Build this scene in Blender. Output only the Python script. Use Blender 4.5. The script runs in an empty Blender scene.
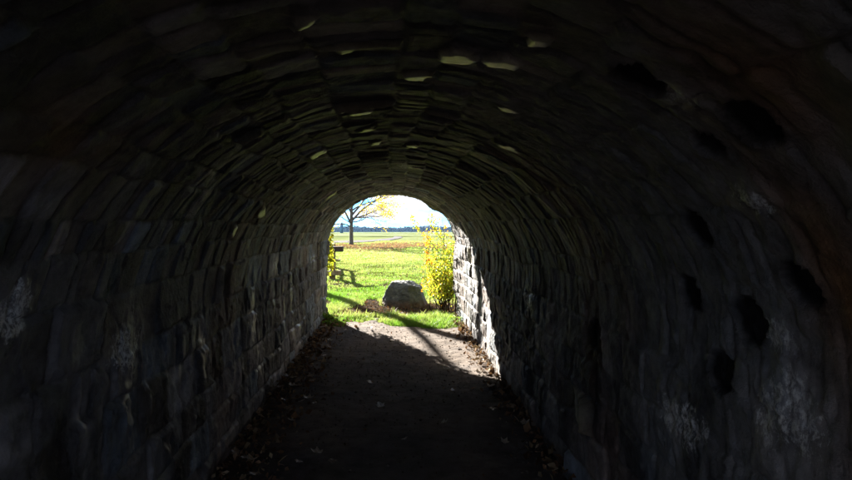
import bpy, math, random
import numpy as np
from mathutils import Vector, Euler

random.seed(7)
RNG = np.random.default_rng(11)
R = math.radians
scene = bpy.context.scene
C = scene.collection

# ------------------------------------------------------------------ camera, light, exposure
cam_d = bpy.data.cameras.new('camera')
cam = bpy.data.objects.new('camera', cam_d); C.objects.link(cam)
cam.location = (0, 0, 1.8)
cam.rotation_euler = Euler((R(90 - 1.6), 0, R(-3.39)), 'XYZ')
cam_d.sensor_width = 36; cam_d.lens = 24.3
cam_d.clip_start = 0.05; cam_d.clip_end = 6000
scene.camera = cam

SUN_EL, SUN_AZ = 20.0, 25.2            # azimuth measured to the left of the tunnel axis
world = bpy.data.worlds.new('World'); scene.world = world; world.use_nodes = True
wn = world.node_tree; wn.nodes.clear()
sky = wn.nodes.new('ShaderNodeTexSky'); sky.sky_type = 'NISHITA'; sky.sun_disc = False
sky.sun_elevation = R(SUN_EL); sky.sun_rotation = R(-SUN_AZ)
sky.air_density = 0.3; sky.dust_density = 0.0; sky.ozone_density = 6.0
bg = wn.nodes.new('ShaderNodeBackground'); bg.inputs['Strength'].default_value = 0.07
wo = wn.nodes.new('ShaderNodeOutputWorld')
# broken cloud: noise on the view direction, stretched sideways
tc = wn.nodes.new('ShaderNodeTexCoord')
mp = wn.nodes.new('ShaderNodeMapping'); mp.inputs['Scale'].default_value = (3.0, 3.0, 14.0)
mp.inputs['Location'].default_value = (1.1, 0.0, 0.1)
nz = wn.nodes.new('ShaderNodeTexNoise'); nz.inputs['Scale'].default_value = 4.0; nz.inputs['Detail'].default_value = 6
cr = wn.nodes.new('ShaderNodeValToRGB')
cr.color_ramp.elements[0].position = 0.36; cr.color_ramp.elements[0].color = (0, 0, 0, 1)
cr.color_ramp.elements[1].position = 0.54; cr.color_ramp.elements[1].color = (1, 1, 1, 1)
mx = wn.nodes.new('ShaderNodeMix'); mx.data_type = 'RGBA'
mx.inputs[7].default_value = (2.4, 2.3, 2.4, 1)
wn.links.new(tc.outputs['Generated'], mp.inputs['Vector']); wn.links.new(mp.outputs[0], nz.inputs['Vector'])
wn.links.new(nz.outputs[0], cr.inputs[0]); wn.links.new(cr.outputs[0], mx.inputs[0])
tint = wn.nodes.new('ShaderNodeVectorMath'); tint.operation = 'MULTIPLY'; tint.inputs[1].default_value = (0.42, 0.68, 0.64)
wn.links.new(sky.outputs[0], tint.inputs[0]); wn.links.new(tint.outputs[0], mx.inputs[6]); wn.links.new(mx.outputs[2], bg.inputs['Color'])
wn.links.new(bg.outputs[0], wo.inputs['Surface'])

sun_d = bpy.data.lights.new('sun', 'SUN'); sun_d.energy = 5.0; sun_d.angle = R(0.5); sun_d.color = (1.0, 0.93, 0.82)
sun = bpy.data.objects.new('sun', sun_d); C.objects.link(sun)
a, e = R(SUN_AZ), R(SUN_EL)
sun.rotation_euler = Vector((math.sin(a) * math.cos(e), -math.cos(a) * math.cos(e), -math.sin(e))).to_track_quat('-Z', 'Y').to_euler()
sun.location = (-10, 30, 20)

vs = scene.view_settings
vs.view_transform = 'Standard'; vs.look = 'None'; vs.exposure = 2.85; vs.gamma = 1.0; vs.use_curve_mapping = False
cy = scene.cycles
cy.use_denoising = True; cy.max_bounces = 10; cy.diffuse_bounces = 7; cy.glossy_bounces = 3
cy.transmission_bounces = 4; cy.sample_clamp_indirect = 6.0; cy.caustics_reflective = False; cy.caustics_refractive = False

# ------------------------------------------------------------------ numpy noise
def _h(ix, iy, seed):
    n = (ix.astype(np.int64) * 374761393 + iy.astype(np.int64) * 668265263 + seed * 974711) & 0x7fffffff
    n = ((n ^ (n >> 13)) * 1274126177) & 0x7fffffff
    n = (n ^ (n >> 16)) & 0x7fffffff
    return n / float(0x7fffffff)
def vnoise(x, y, seed=0):
    x = np.asarray(x, float); y = np.asarray(y, float)
    ix = np.floor(x); iy = np.floor(y); fx = x - ix; fy = y - iy
    fx = fx * fx * (3 - 2 * fx); fy = fy * fy * (3 - 2 * fy)
    a_ = _h(ix, iy, seed); b_ = _h(ix + 1, iy, seed); c_ = _h(ix, iy + 1, seed); d_ = _h(ix + 1, iy + 1, seed)
    return (a_ * (1 - fx) + b_ * fx) * (1 - fy) + (c_ * (1 - fx) + d_ * fx) * fy - 0.5
def fbm(x, y, seed=0, octv=4):
    s = 0; amp = 1.0; x = np.asarray(x, float); y = np.asarray(y, float)
    for i in range(octv):
        s = s + amp * vnoise(x * 2 ** i + i * 17.3, y * 2 ** i - i * 9.1, seed + i * 31); amp *= 0.5
    return s
def sstep(a_, b_, x):
    t = np.clip((x - a_) / (b_ - a_), 0, 1); return t * t * (3 - 2 * t)

# ------------------------------------------------------------------ object helpers
def link(name, me, mat, parent=None):
    o = bpy.data.objects.new(name, me); C.objects.link(o)
    if mat: me.materials.append(mat)
    if parent: o.parent = parent
    return o
def thing(name, label, cat, loc=(0, 0, 0), rz=0, group=None):
    o = bpy.data.objects.new(name, None); C.objects.link(o)
    o.location = loc; o.rotation_euler = (0, 0, rz); o.empty_display_size = 0.2
    return tag(o, label, cat, group)
def tag(o, label=None, cat=None, group=None, kind=None):
    if label: o['label'] = label
    if cat: o['category'] = cat
    if group: o['group'] = group
    if kind: o['kind'] = kind
    return o
def mesh_np(name, verts, faces, col=None, smooth=True):
    """faces: an (n,3|4) array, or a list of such arrays; col: (nv,3) point colours."""
    me = bpy.data.meshes.new(name)
    verts = np.asarray(verts, np.float32)
    if not isinstance(faces, list): faces = [faces]
    faces = [np.asarray(f, np.int32) for f in faces if len(f)]
    nl = sum(f.size for f in faces); nf = sum(len(f) for f in faces)
    me.vertices.add(len(verts)); me.vertices.foreach_set('co', verts.ravel())
    me.loops.add(nl); me.loops.foreach_set('vertex_index', np.concatenate([f.ravel() for f in faces]))
    starts = []; off = 0
    for f in faces:
        starts.append(off + np.arange(len(f)) * f.shape[1]); off += f.size
    me.polygons.add(nf); me.polygons.foreach_set('loop_start', np.concatenate(starts).astype(np.int32))
    me.polygons.foreach_set('use_smooth', np.full(nf, smooth, dtype=bool))
    if col is not None:
        at = me.attributes.new('Col', 'FLOAT_COLOR', 'POINT')
        c4 = np.ones((len(verts), 4), np.float32); c4[:, :3] = col
        at.data.foreach_set('color', c4.ravel())
    me.update(calc_edges=True); me.validate()
    return me
def grid_faces(nu, nv, flip=False):
    i = np.arange(nu - 1)[:, None] * nv + np.arange(nv - 1)[None, :]
    f = np.stack([i, i + nv, i + nv + 1, i + 1], -1).reshape(-1, 4)
    return f[:, ::-1] if flip else f
class MB:
    """collects boxes, tubes and lumps for one mesh"""
    def __init__(s): s.v = []; s.f4 = []; s.f3 = []; s.n = 0
    def add(s, v, f4=None, f3=None):
        v = np.asarray(v, float)
        if f4 is not None and len(f4): s.f4.append(np.asarray(f4) + s.n)
        if f3 is not None and len(f3): s.f3.append(np.asarray(f3) + s.n)
        s.v.append(v); s.n += len(v)
    def tube(s, pts, rad, n=7, cap=True):
        pts = np.asarray(pts, float); rad = np.broadcast_to(np.asarray(rad, float), (len(pts),))
        t = np.gradient(pts, axis=0); t /= np.linalg.norm(t, axis=1)[:, None] + 1e-9
        up = np.array([0, 0, 1.0]) if abs(t[0][2]) < 0.8 else np.array([1.0, 0, 0])
        V = []
        for p, r, d in zip(pts, rad, t):
            x = np.cross(up, d); x /= np.linalg.norm(x) + 1e-9; y = np.cross(d, x); up = np.cross(d, x) if False else up
            an = np.arange(n) / n * 2 * math.pi
            V.append(p + r * (np.cos(an)[:, None] * x + np.sin(an)[:, None] * y))
        k = len(pts); idx = []
        for i in range(k - 1):
            for j in range(n):
                idx.append((i * n + j, i * n + (j + 1) % n, (i + 1) * n + (j + 1) % n, (i + 1) * n + j))
        V = np.concatenate(V); f3 = []
        if cap:
            V = np.vstack([V, pts[0], pts[-1]]); b = k * n
            for j in range(n):
                f3.append((b, (j + 1) % n, j)); f3.append((b + 1, (k - 1) * n + j, (k - 1) * n + (j + 1) % n))
        s.add(V, idx, f3)
    def box(s, c, d, rot=(0, 0, 0), jit=0.0, bev=0.12):
        """chamfered box"""
        d = np.asarray(d, float) / 2; b = min(d) * bev * 2
        V = []
        for sx in (-1, 1):
            for sy in (-1, 1):
                for sz in (-1, 1):
                    V += [(sx * (d[0] - b), sy * (d[1] - b), sz * d[2]), (sx * (d[0] - b), sy * d[1], sz * (d[2] - b)), (sx * d[0], sy * (d[1] - b), sz * (d[2] - b))]
        import bmesh
        bm = bmesh.new()
        for v in V: bm.verts.new(v)
        h = bmesh.ops.convex_hull(bm, input=bm.verts[:]); bm.verts.index_update()
        m = Euler(rot).to_matrix()
        vv = [m @ v.co + Vector(c) for v in bm.verts]
        bmesh.ops.triangulate(bm, faces=bm.faces[:])
        s.add([tuple(v) for v in vv], None, [[w.index for w in f.verts] for f in bm.faces]); bm.free()
    def build(s, name, mat, parent=None, smooth=True, col=None):
        fs = []
        if s.f4: fs.append(np.concatenate(s.f4))
        if s.f3: fs.append(np.concatenate(s.f3))
        v = np.concatenate(s.v)
        return link(name, mesh_np(name, v, fs, col if col is None else np.broadcast_to(col, (len(v), 3)), smooth), mat, parent)

# ------------------------------------------------------------------ materials
def mat_base(name):
    m = bpy.data.materials.new(name); m.use_nodes = True
    nt = m.node_tree; nt.nodes.clear()
    out = nt.nodes.new('ShaderNodeOutputMaterial')
    return m, nt, out
def N(nt, t, **kw):
    n = nt.nodes.new(t)
    for k, v in kw.items(): n.inputs[k.replace('_', ' ')].default_value = v
    return n
def rough_mat(name, base=None, attr=True, scale=14.0, var=0.45, bump=0.4, bscale=60.0, rough=0.8, spec=0.3, dist=0.01, stain=None):
    """Base colour (from the Col attribute or a constant) broken by two noises, plus bump."""
    m, nt, out = mat_base(name)
    bs = N(nt, 'ShaderNodeBsdfPrincipled'); bs.inputs['Roughness'].default_value = rough
    bs.inputs['Specular IOR Level'].default_value = spec
    tcn = nt.nodes.new('ShaderNodeTexCoord')
    n1 = N(nt, 'ShaderNodeTexNoise', Scale=scale, Detail=8.0, Roughness=0.65)
    nt.links.new(tcn.outputs['Object'], n1.inputs['Vector'])
    mr = nt.nodes.new('ShaderNodeMapRange'); mr.inputs[1].default_value = 0.3; mr.inputs[2].default_value = 0.7
    mr.inputs[3].default_value = 1 - var; mr.inputs[4].default_value = 1 + var
    nt.links.new(n1.outputs[0], mr.inputs[0])
    if attr:
        src = nt.nodes.new('ShaderNodeAttribute'); src.attribute_name = 'Col'; so = src.outputs['Color']
    else:
        src = nt.nodes.new('ShaderNodeRGB'); src.outputs[0].default_value = (*base, 1); so = src.outputs[0]
    mul = nt.nodes.new('ShaderNodeVectorMath'); mul.operation = 'SCALE'
    nt.links.new(so, mul.inputs[0]); nt.links.new(mr.outputs[0], mul.inputs['Scale'])
    colout = mul.outputs[0]
    if stain:
        n3 = N(nt, 'ShaderNodeTexNoise', Scale=stain[1], Detail=5.0); nt.links.new(tcn.outputs['Object'], n3.inputs['Vector'])
        r3 = nt.nodes.new('ShaderNodeMapRange'); r3.inputs[1].default_value = stain[2]; r3.inputs[2].default_value = stain[2] + 0.12
        r3.inputs[4].default_value = stain[3]
        nt.links.new(n3.outputs[0], r3.inputs[0])
        mxx = nt.nodes.new('ShaderNodeMix'); mxx.data_type = 'RGBA'; mxx.inputs[7].default_value = (*stain[0], 1)
        nt.links.new(r3.outputs[0], mxx.inputs[0]); nt.links.new(colout, mxx.inputs[6]); colout = mxx.outputs[2]
    nt.links.new(colout, bs.inputs['Base Color'])
    n2 = N(nt, 'ShaderNodeTexNoise', Scale=bscale, Detail=9.0, Roughness=0.7)
    nt.links.new(tcn.outputs['Object'], n2.inputs['Vector'])
    bp = nt.nodes.new('ShaderNodeBump'); bp.inputs['Strength'].default_value = bump; bp.inputs['Distance'].default_value = dist
    nt.links.new(n2.outputs[0], bp.inputs['Height']); nt.links.new(bp.outputs[0], bs.inputs['Normal'])
    nt.links.new(bs.outputs[0], out.inputs['Surface'])
    return m
def leaf_mat(name, trans=0.5, rough=0.5, tint=(1.25, 1.15, 0.55), spec=0.25):
    m, nt, out = mat_base(name)
    at = nt.nodes.new('ShaderNodeAttribute'); at.attribute_name = 'Col'
    bs = N(nt, 'ShaderNodeBsdfPrincipled'); bs.inputs['Roughness'].default_value = rough; bs.inputs['Specular IOR Level'].default_value = spec
    tr = nt.nodes.new('ShaderNodeBsdfTranslucent')
    mu = nt.nodes.new('ShaderNodeVectorMath'); mu.operation = 'MULTIPLY'; mu.inputs[1].default_value = tint
    nt.links.new(at.outputs['Color'], bs.inputs['Base Color']); nt.links.new(at.outputs['Color'], mu.inputs[0])
    nt.links.new(mu.outputs[0], tr.inputs['Color'])
    ms = nt.nodes.new('ShaderNodeMixShader'); ms.inputs[0].default_value = trans
    nt.links.new(bs.outputs[0], ms.inputs[1]); nt.links.new(tr.outputs[0], ms.inputs[2])
    nt.links.new(ms.outputs[0], out.inputs['Surface'])
    return m

M_stone = rough_mat('tunnel_stone', scale=9, var=0.5, bump=0.8, bscale=42, dist=0.02, rough=0.68, spec=0.25)
def add_crust(m):
    """white lime crust where the crust attribute is, broken into fine crumbs and runs"""
    nt = m.node_tree; bs = next(n for n in nt.nodes if n.type == 'BSDF_PRINCIPLED'); src = bs.inputs['Base Color'].links[0].from_socket
    at = nt.nodes.new('ShaderNodeAttribute'); at.attribute_name = 'Crust'
    tcn = nt.nodes.new('ShaderNodeTexCoord'); mpn = nt.nodes.new('ShaderNodeMapping'); mpn.inputs['Scale'].default_value = (1, 1, 0.55)
    nz = N(nt, 'ShaderNodeTexNoise', Scale=62.0, Detail=9.0, Roughness=0.8)
    nt.links.new(tcn.outputs['Object'], mpn.inputs['Vector']); nt.links.new(mpn.outputs[0], nz.inputs['Vector'])
    ad = nt.nodes.new('ShaderNodeMath'); ad.operation = 'MULTIPLY_ADD'; ad.inputs[1].default_value = 0.42
    nt.links.new(at.outputs['Fac'], ad.inputs[0]); nt.links.new(nz.outputs[0], ad.inputs[2])
    mr = nt.nodes.new('ShaderNodeMapRange'); mr.inputs[1].default_value = 0.86; mr.inputs[2].default_value = 0.98; mr.inputs[4].default_value = 0.9
    nt.links.new(ad.outputs[0], mr.inputs[0])
    mx_ = nt.nodes.new('ShaderNodeMix'); mx_.data_type = 'RGBA'; mx_.inputs[7].default_value = (0.74, 0.76, 0.74, 1)
    nt.links.new(mr.outputs[0], mx_.inputs[0]); nt.links.new(src, mx_.inputs[6]); nt.links.new(mx_.outputs[2], bs.inputs['Base Color'])
add_crust(M_stone)
def add_wet(m):
    """damp smooth faces: lower roughness and less bump where the Gloss attribute is"""
    nt = m.node_tree; bs = next(n for n in nt.nodes if n.type == 'BSDF_PRINCIPLED'); bp = next(n for n in nt.nodes if n.type == 'BUMP')
    at = nt.nodes.new('ShaderNodeAttribute'); at.attribute_name = 'Gloss'
    for sock, lo, hi in ((bs.inputs['Roughness'], 0.68, 0.24), (bp.inputs['Strength'], 0.8, 0.08), (bs.inputs['Specular IOR Level'], 0.25, 0.5)):
        mr = nt.nodes.new('ShaderNodeMapRange'); mr.inputs[3].default_value = lo; mr.inputs[4].default_value = hi
        nt.links.new(at.outputs['Fac'], mr.inputs[0]); nt.links.new(mr.outputs[0], sock)
add_wet(M_stone)
M_facade = rough_mat('portal_stone', base=(0.12, 0.112, 0.10), attr=False, scale=5, var=0.5, bump=0.9, bscale=9, dist=0.05)
M_dirt = rough_mat('packed_dirt', attr=True, scale=7, var=0.4, bump=0.7, bscale=55, dist=0.015, rough=0.9, spec=0.1)
M_lawn = rough_mat('lawn_soil', attr=True, scale=3.0, var=0.35, bump=0.6, bscale=30, dist=0.05, rough=1.0, spec=0.0)
M_gravel = rough_mat('pale_gravel', base=(0.115, 0.112, 0.118), attr=False, scale=2, var=0.25, bump=0.4, bscale=40, rough=1.0, spec=0.02)
M_asphalt = rough_mat('asphalt', base=(0.045, 0.05, 0.05), attr=False, scale=1, var=0.25, bump=0.3, bscale=40, rough=0.9)
M_rock = rough_mat('boulder_stone', scale=7, var=0.45, bump=0.8, bscale=30, dist=0.02, rough=0.7, spec=0.35)
M_bark = rough_mat('bark', base=(0.085, 0.078, 0.072), attr=False, scale=12, var=0.5, bump=1.0, bscale=28, dist=0.03)
M_stem = rough_mat('shrub_stem', base=(0.05, 0.032, 0.02), attr=False, scale=20, var=0.4, bump=0.5, bscale=60)
M_wood = rough_mat('weathered_wood', base=(0.20, 0.15, 0.095), attr=False, scale=14, var=0.4, bump=0.6, bscale=40)
M_darkwood = rough_mat('dark_wood', base=(0.05, 0.035, 0.03), attr=False, scale=14, var=0.4, bump=0.6, bscale=40)
M_blue = rough_mat('blue_paint', base=(0.02, 0.12, 0.26), attr=False, scale=2, var=0.15, bump=0.1, bscale=20, rough=0.5)
M_grass = leaf_mat('grass_blades', trans=0.5, rough=0.55, tint=(1.25, 1.2, 0.75))
M_leaf = leaf_mat('autumn_leaves', trans=0.55)
M_dead = leaf_mat('dead_leaves', trans=0.12, rough=0.36, tint=(1, 0.9, 0.7), spec=0.6)
M_litter = leaf_mat('leaf_litter', trans=0.15, rough=0.8, tint=(1, 0.9, 0.7), spec=0.05)
M_wood_far = leaf_mat('distant_foliage', trans=0.1, rough=0.8)

# ------------------------------------------------------------------ terrain
Y0, Y1 = -0.75, 11.0                     # the tunnel's two ends
HW, SPRING, RISE = 1.25, 1.30, 1.07     # half width, height where the arch springs, rise of the arch
def ground(x, y):
    x = np.asarray(x, float); y = np.asarray(y, float)
    far = np.clip(y - 60, 0, None)
    g = -0.0122 * far
    w = sstep(16, 34, np.hypot(x, y - 4))
    return g + w * (0.10 * fbm(x * 0.05, y * 0.05, 5, 2)) + sstep(11.2, 13, y) * 0.05 * fbm(x * 0.5, y * 0.5, 8, 3)
def dirtness(x, y):
    """1 on bare trodden soil, 0 on turf"""
    x = np.asarray(x, float); y = np.asarray(y, float)
    n = 0.55 * fbm(x * 1.3, y * 1.0, 21, 4) + 0.30 * fbm(x * 5.5, y * 3.0, 22, 3)
    # path runs out of the mouth and swings to the left between the two turf tongues
    cx = -0.28 - 0.02 * np.clip(y - 9.6, 0, None) - 0.10 * np.clip(y - 11.5, 0, None)
    hw = np.interp(y, [-20, 9.3, 9.65, 9.95, 10.4, 11.0, 12.0, 13.5, 15.5, 17], [3, 3, 1.0, 0.42, 0.24, 0.22, 0.30, 0.34, 0.15, -0.35])
    inside = hw - np.abs(x - cx) + n * 1.1
    band = 0.62 - np.hypot((x - 0.62) / 1.9, (y - 11.95) / 0.9) * 0.5 + n * 0.5   # bare soil round the boulder and shrub
    edge = (np.abs(x) - 1.17) * 1.2 * (y < 11.3) + n * 0.4                           # foot of the walls
    return np.clip(np.maximum(np.maximum(inside, band), edge) * 4 + 0.5, 0, 1)

def axis(segs):
    out = []
    for a_, b_, st in segs: out += list(np.arange(a_, b_, st))
    return np.array(out + [segs[-1][1]])
xs = axis([(-700, -300, 100), (-300, -60, 30), (-60, -12, 4), (-12, -3, 0.6), (-3, 3, 0.06), (3, 12, 0.6), (12, 60, 4), (60, 300, 30), (300, 700, 100)])
ys = axis([(-120, -40, 20), (-40, 8, 2), (8, 20, 0.07), (20, 70, 0.8), (70, 300, 8), (300, 1000, 60)])
X, Y = np.meshgrid(xs, ys, indexing='ij')
Z = ground(X, Y)
dn = dirtness(X, Y) * (Y < 18)
g1 = np.stack([0.08 + 0 * X, 0.11 + 0 * X, 0.022 + 0 * X], -1)
dry = sstep(-0.1, 0.5, fbm(X * 0.12, Y * 0.06, 40, 4) + 0.25 * sstep(30, 90, Y))[..., None]
dry = np.clip(dry + .5 * sstep(45, 75, Y)[..., None], 0, 1)
g1 = g1 * (1 - 0.8 * dry) + np.array([0.20, 0.23, 0.11]) * 0.8 * dry
soil = np.array([0.055, 0.042, 0.032])
lc = g1 * (1 - dn[..., None]) + soil * dn[..., None]
Z = Z + 0.012 * fbm(X * 6, Y * 6, 3, 3) * ((Y > 8) & (Y < 20) & (np.abs(X) < 3))
lawn = link('ground', mesh_np('ground', np.stack([X, Y, Z], -1).reshape(-1, 3), grid_faces(len(xs), len(ys)), lc.reshape(-1, 3)), M_lawn)
tag(lawn, kind='structure', label='green lawn reaching from the tunnel mouth to the far trees')

# packed dirt path through the tunnel
px = np.linspace(-1.5, 1.5, 116); py = axis([(-10.5, 1.5, 0.10), (1.5, 12.2, 0.022)])
X, Y = np.meshgrid(px, py, indexing='ij')
edge = np.minimum(1.5 - np.abs(X), np.minimum(Y + 10.4, (11.4 + 0.5 * fbm(X * 1.2, X * 0 + 3, 9, 3)) - Y))
Z = 0.045 + 0.035 * fbm(X * 0.9, Y * 0.7, 61, 3) + 0.010 * fbm(X * 4, Y * 4, 62, 5) + 0.007 * fbm(X * 20, Y * 20, 63, 3) - 0.10 * (1 - sstep(0, 0.5, edge))
Z += 0.05 * sstep(0.85, 1.3, np.abs(X))
Z = np.where(Y > 9.0, Z * 1 - 0.02 * sstep(9, 11, Y), Z) - 0.15 * (1 - dirtness(X, Y)) * sstep(9.2, 9.8, Y)
t = sstep(-0.3, 0.4, fbm(X * 1.5, Y * 1.2, 64, 5))[..., None]
pc = np.array([0.092, 0.082, 0.078]) * (1 - t) + np.array([0.162, 0.132, 0.112]) * t
path = link('path', mesh_np('path', np.stack([X, Y, Z], -1).reshape(-1, 3), grid_faces(len(px), len(py)), pc.reshape(-1, 3)), M_dirt)
tag(path, kind='structure', label='dark packed dirt path through the tunnel')
def path_z(x, y):
    x = np.asarray(x, float); y = np.asarray(y, float)
    z = 0.045 + 0.035 * fbm(x * 0.9, y * 0.7, 61, 3) + 0.010 * fbm(x * 4, y * 4, 62, 5) + 0.05 * sstep(0.85, 1.3, np.abs(x)) - 0.02 * sstep(9, 11, y)
    return np.where(y < 11, np.maximum(z, ground(x, y)), ground(x, y) + 0.01)

def ribbon(name, mat, pts, width, dz, label):
    pts = np.array(pts, float); tt = np.linspace(0, len(pts) - 1, 90)
    cx = np.interp(tt, range(len(pts)), pts[:, 0]); cyy = np.interp(tt, range(len(pts)), pts[:, 1]); w = np.interp(tt, range(len(pts)), np.broadcast_to(width, len(pts)))
    k = np.hanning(9); k /= k.sum()
    cx[4:-4] = np.convolve(cx, k, 'valid'); cyy[4:-4] = np.convolve(cyy, k, 'valid')
    d = np.stack([np.gradient(cx), np.gradient(cyy)], 1); d /= np.linalg.norm(d, axis=1)[:, None]
    nrm = np.stack([-d[:, 1], d[:, 0]], 1)
    off = np.linspace(-0.5, 0.5, 7)
    P = np.stack([cx, cyy], 1)[:, None, :] + nrm[:, None, :] * (off[None, :, None] * w[:, None, None])
    V = np.concatenate([P, (ground(P[..., 0], P[..., 1]) + dz)[..., None]], -1)
    o = link(name, mesh_np(name, V.reshape(-1, 3), grid_faces(90, 7, True)), mat)
    return tag(o, kind='structure', label=label)
ribbon('footpath', M_gravel, [(-40, 52), (-18, 54), (-8, 55.5), (-4.0, 58), (-1.5, 64), (0, 74), (1, 90), (1, 110)], [5, 5, 5, 4.4, 2.4, 1.6, 1.4, 1.4], 0.06, 'pale gravel footpath curving past the yellow tree')
ribbon('road', M_asphalt, [(-90, 118), (-30, 113), (0, 112), (30, 112), (90, 116)], 8, 0.35, 'narrow dark road crossing the far field')

# earth bank the tunnel runs through
bx = axis([(-80, -14, 3), (-14, 14, 0.25), (14, 80, 3)]); by = axis([(-15, Y0 - .4, 0.5), (Y0 - .4, Y0 + .05, 0.05), (Y0 + .05, 10.5, 0.5), (10.5, 10.98, 0.04), (10.98, 18, 0.4)])
X, Y = np.meshgrid(bx, by, indexing='ij')
def bank_h(X, Y):
    ax = np.abs(X)
    w = sstep(4.6, 6.5, ax)
    front = (1 - w) * np.clip((10.95 - Y) / 0.05, 0, 1) + w * np.clip((15.5 - Y) / 5.5, 0, 1)
    back = (1 - w) * np.clip((Y - Y0 + .05) / 0.05, 0, 1) + w * np.clip((Y - Y0 + 5) / 5.5, 0, 1)
    return 3.25 * np.minimum(front, back)
Z = bank_h(X, Y); keep = Z.copy()
Z = Z + 0.25 * fbm(X * 0.4, Y * 0.4, 71, 4) * (keep > 0.2) * sstep(5.5, 8, np.abs(X)) - 0.06 * (keep < 0.02) - 0.02
fc = grid_faces(len(bx), len(by)); kf = (keep.ravel()[fc].max(axis=1) > 0.02) & ~((np.abs(X).ravel()[fc].max(axis=1) < 4.6) & (keep.ravel()[fc].min(axis=1) < 3.0))   # nothing hangs across the openings
bank = link('terrain', mesh_np('terrain', np.stack([X, Y, Z], -1).reshape(-1, 3), fc[kf], np.broadcast_to([0.05, 0.07, 0.025], (X.size, 3))), M_lawn)
tag(bank, kind='structure', label='grassy earth bank over the tunnel')

# ------------------------------------------------------------------ the tunnel
tun = thing('stone_tunnel', 'long dark arched tunnel of rough rubble stone seen from inside', 'tunnel', (0, 0, 0))
SB = 0.18 + SPRING                                         # wall length along the section (its foot is buried)
th = np.linspace(math.pi, 0, 800)
ex, ez = HW * np.cos(th), SPRING + RISE * np.sin(th)
el_s = np.concatenate([[0], np.cumsum(np.hypot(np.diff(ex), np.diff(ez)))]); AL = el_s[-1]
LT = 2 * SB + AL
def section(s):
    s = np.asarray(s, float)
    sa = np.clip(s - SB, 0, AL)
    x = np.interp(sa, el_s, ex); z = np.interp(sa, el_s, ez)
    tx = np.interp(sa, el_s, np.gradient(ex, el_s)); tz = np.interp(sa, el_s, np.gradient(ez, el_s))
    z = np.where(s < SB, s - 0.18, z); z = np.where(s > SB + AL, SPRING - (s - SB - AL), z)
    x = np.where(s < SB, -HW, x); x = np.where(s > SB + AL, HW, x)
    tx = np.where((s < SB) | (s > SB + AL), 0, tx); tz = np.where(s < SB, 1, np.where(s > SB + AL, -1, tz))
    l = np.hypot(tx, tz); tx, tz = tx / l, tz / l
    return x, z, tz, -tx                                    # point and inward normal
def s_of(x, z):
    if z < SPRING: return 0.18 + z if x < 0 else LT - (0.18 + z)
    i = np.argmin((ex - x) ** 2 + (ez - z) ** 2); return SB + el_s[i]

us = axis([(Y0, 0.4, 0.06), (0.4, 3.4, 0.0095), (3.4, Y1, 0.0135)])
ss = np.concatenate([np.linspace(0, SB, 105), np.linspace(SB, SB + AL, 262)[1:], np.linspace(SB + AL, LT, 105)[1:]])
iA, iB = 104, 104 + 261
U, S = np.meshgrid(us, ss, indexing='ij')
Uw = U + 0.045 * fbm(U * 1.6, S * 1.6, 1, 3) + 0.012 * fbm(U * 9, S * 9, 2, 2)
Sw = S + 0.06 * fbm(U * 1.1, S * 1.4, 4, 3) + 0.012 * fbm(U * 8, S * 8, 6, 2)
# courses
cuts = [-0.4, -0.03, 0.41]
while cuts[-1] < LT + 0.4:
    m = cuts[-1]
    wall = m < SB or m > SB + AL
    cuts.append(m + (random.uniform(0.20, 0.36) if wall else random.uniform(0.13, 0.29)))
cuts = np.array(cuts)
ci = np.clip(np.searchsorted(cuts, Sw) - 1, 0, len(cuts) - 2)
ds = np.minimum(Sw - cuts[ci], cuts[ci + 1] - Sw)
hgt = np.zeros_like(U); tone = np.zeros_like(U); hue = np.zeros_like(U); prof = np.zeros_like(U); pale = np.zeros_like(U)
for c in range(len(cuts) - 1):
    m = ci == c
    if not m.any(): continue
    wall = cuts[c] < SB or cuts[c] > SB + AL
    js = [Y0 - 1 + random.random() * 0.3]
    while js[-1] < Y1 + 1: js.append(js[-1] + (random.uniform(0.22, 0.62) if wall else random.uniform(0.06, 0.21)))
    js = np.array(js); n = len(js)
    k = np.clip(np.searchsorted(js, Uw[m]) - 1, 0, n - 2)
    du = np.minimum(Uw[m] - js[k], js[k + 1] - Uw[m])
    amp = 0.007 if wall else 0.007
    isp = RNG.random(n) < (0.04 if not wall else 0.02); off = RNG.normal(0, amp * (1 if wall else .7), n); tu = RNG.normal(0, 0.028 if wall else 0.015, n); tv = RNG.normal(0, 0.04, n); tu = np.where(isp, -0.30, tu)
    lu = Uw[m] - 0.5 * (js[k] + js[k + 1]); lv = Sw[m] - 0.5 * (cuts[c] + cuts[c + 1])
    w = 0.030 if wall else 0.018
    p = np.sqrt(sstep(0, w, du) * sstep(0, w, ds[m]))
    hgt[m] = p * ((0.014 if wall else 0.012) + off[k] + tu[k] * lu + tv[k] * lv)
    prof[m] = p
    tone[m] = RNG.normal(0, 1, n)[k]; hue[m] = RNG.random(n)[k]
    pale[m] = isp[k] * p
def facets(u, v, seed):
    """chipped faces: each jittered cell is a small tilted plane"""
    iu = np.floor(u); iv = np.floor(v); best = np.full(u.shape, 9e9); out = np.zeros_like(u)
    for a_ in (-1, 0, 1):
        for b_ in (-1, 0, 1):
            cu, cv = iu + a_, iv + b_
            pu = cu + _h(cu, cv, seed); pv_ = cv + _h(cu, cv, seed + 1)
            d = (u - pu) ** 2 + (v - pv_) ** 2
            val = (_h(cu, cv, seed + 2) - .5) * 0.7 + (_h(cu, cv, seed + 3) - .5) * 1.5 * (u - pu) + (_h(cu, cv, seed + 4) - .5) * 1.5 * (v - pv_)
            k = d < best; best = np.where(k, d, best); out = np.where(k, val, out)
    return out
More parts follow.
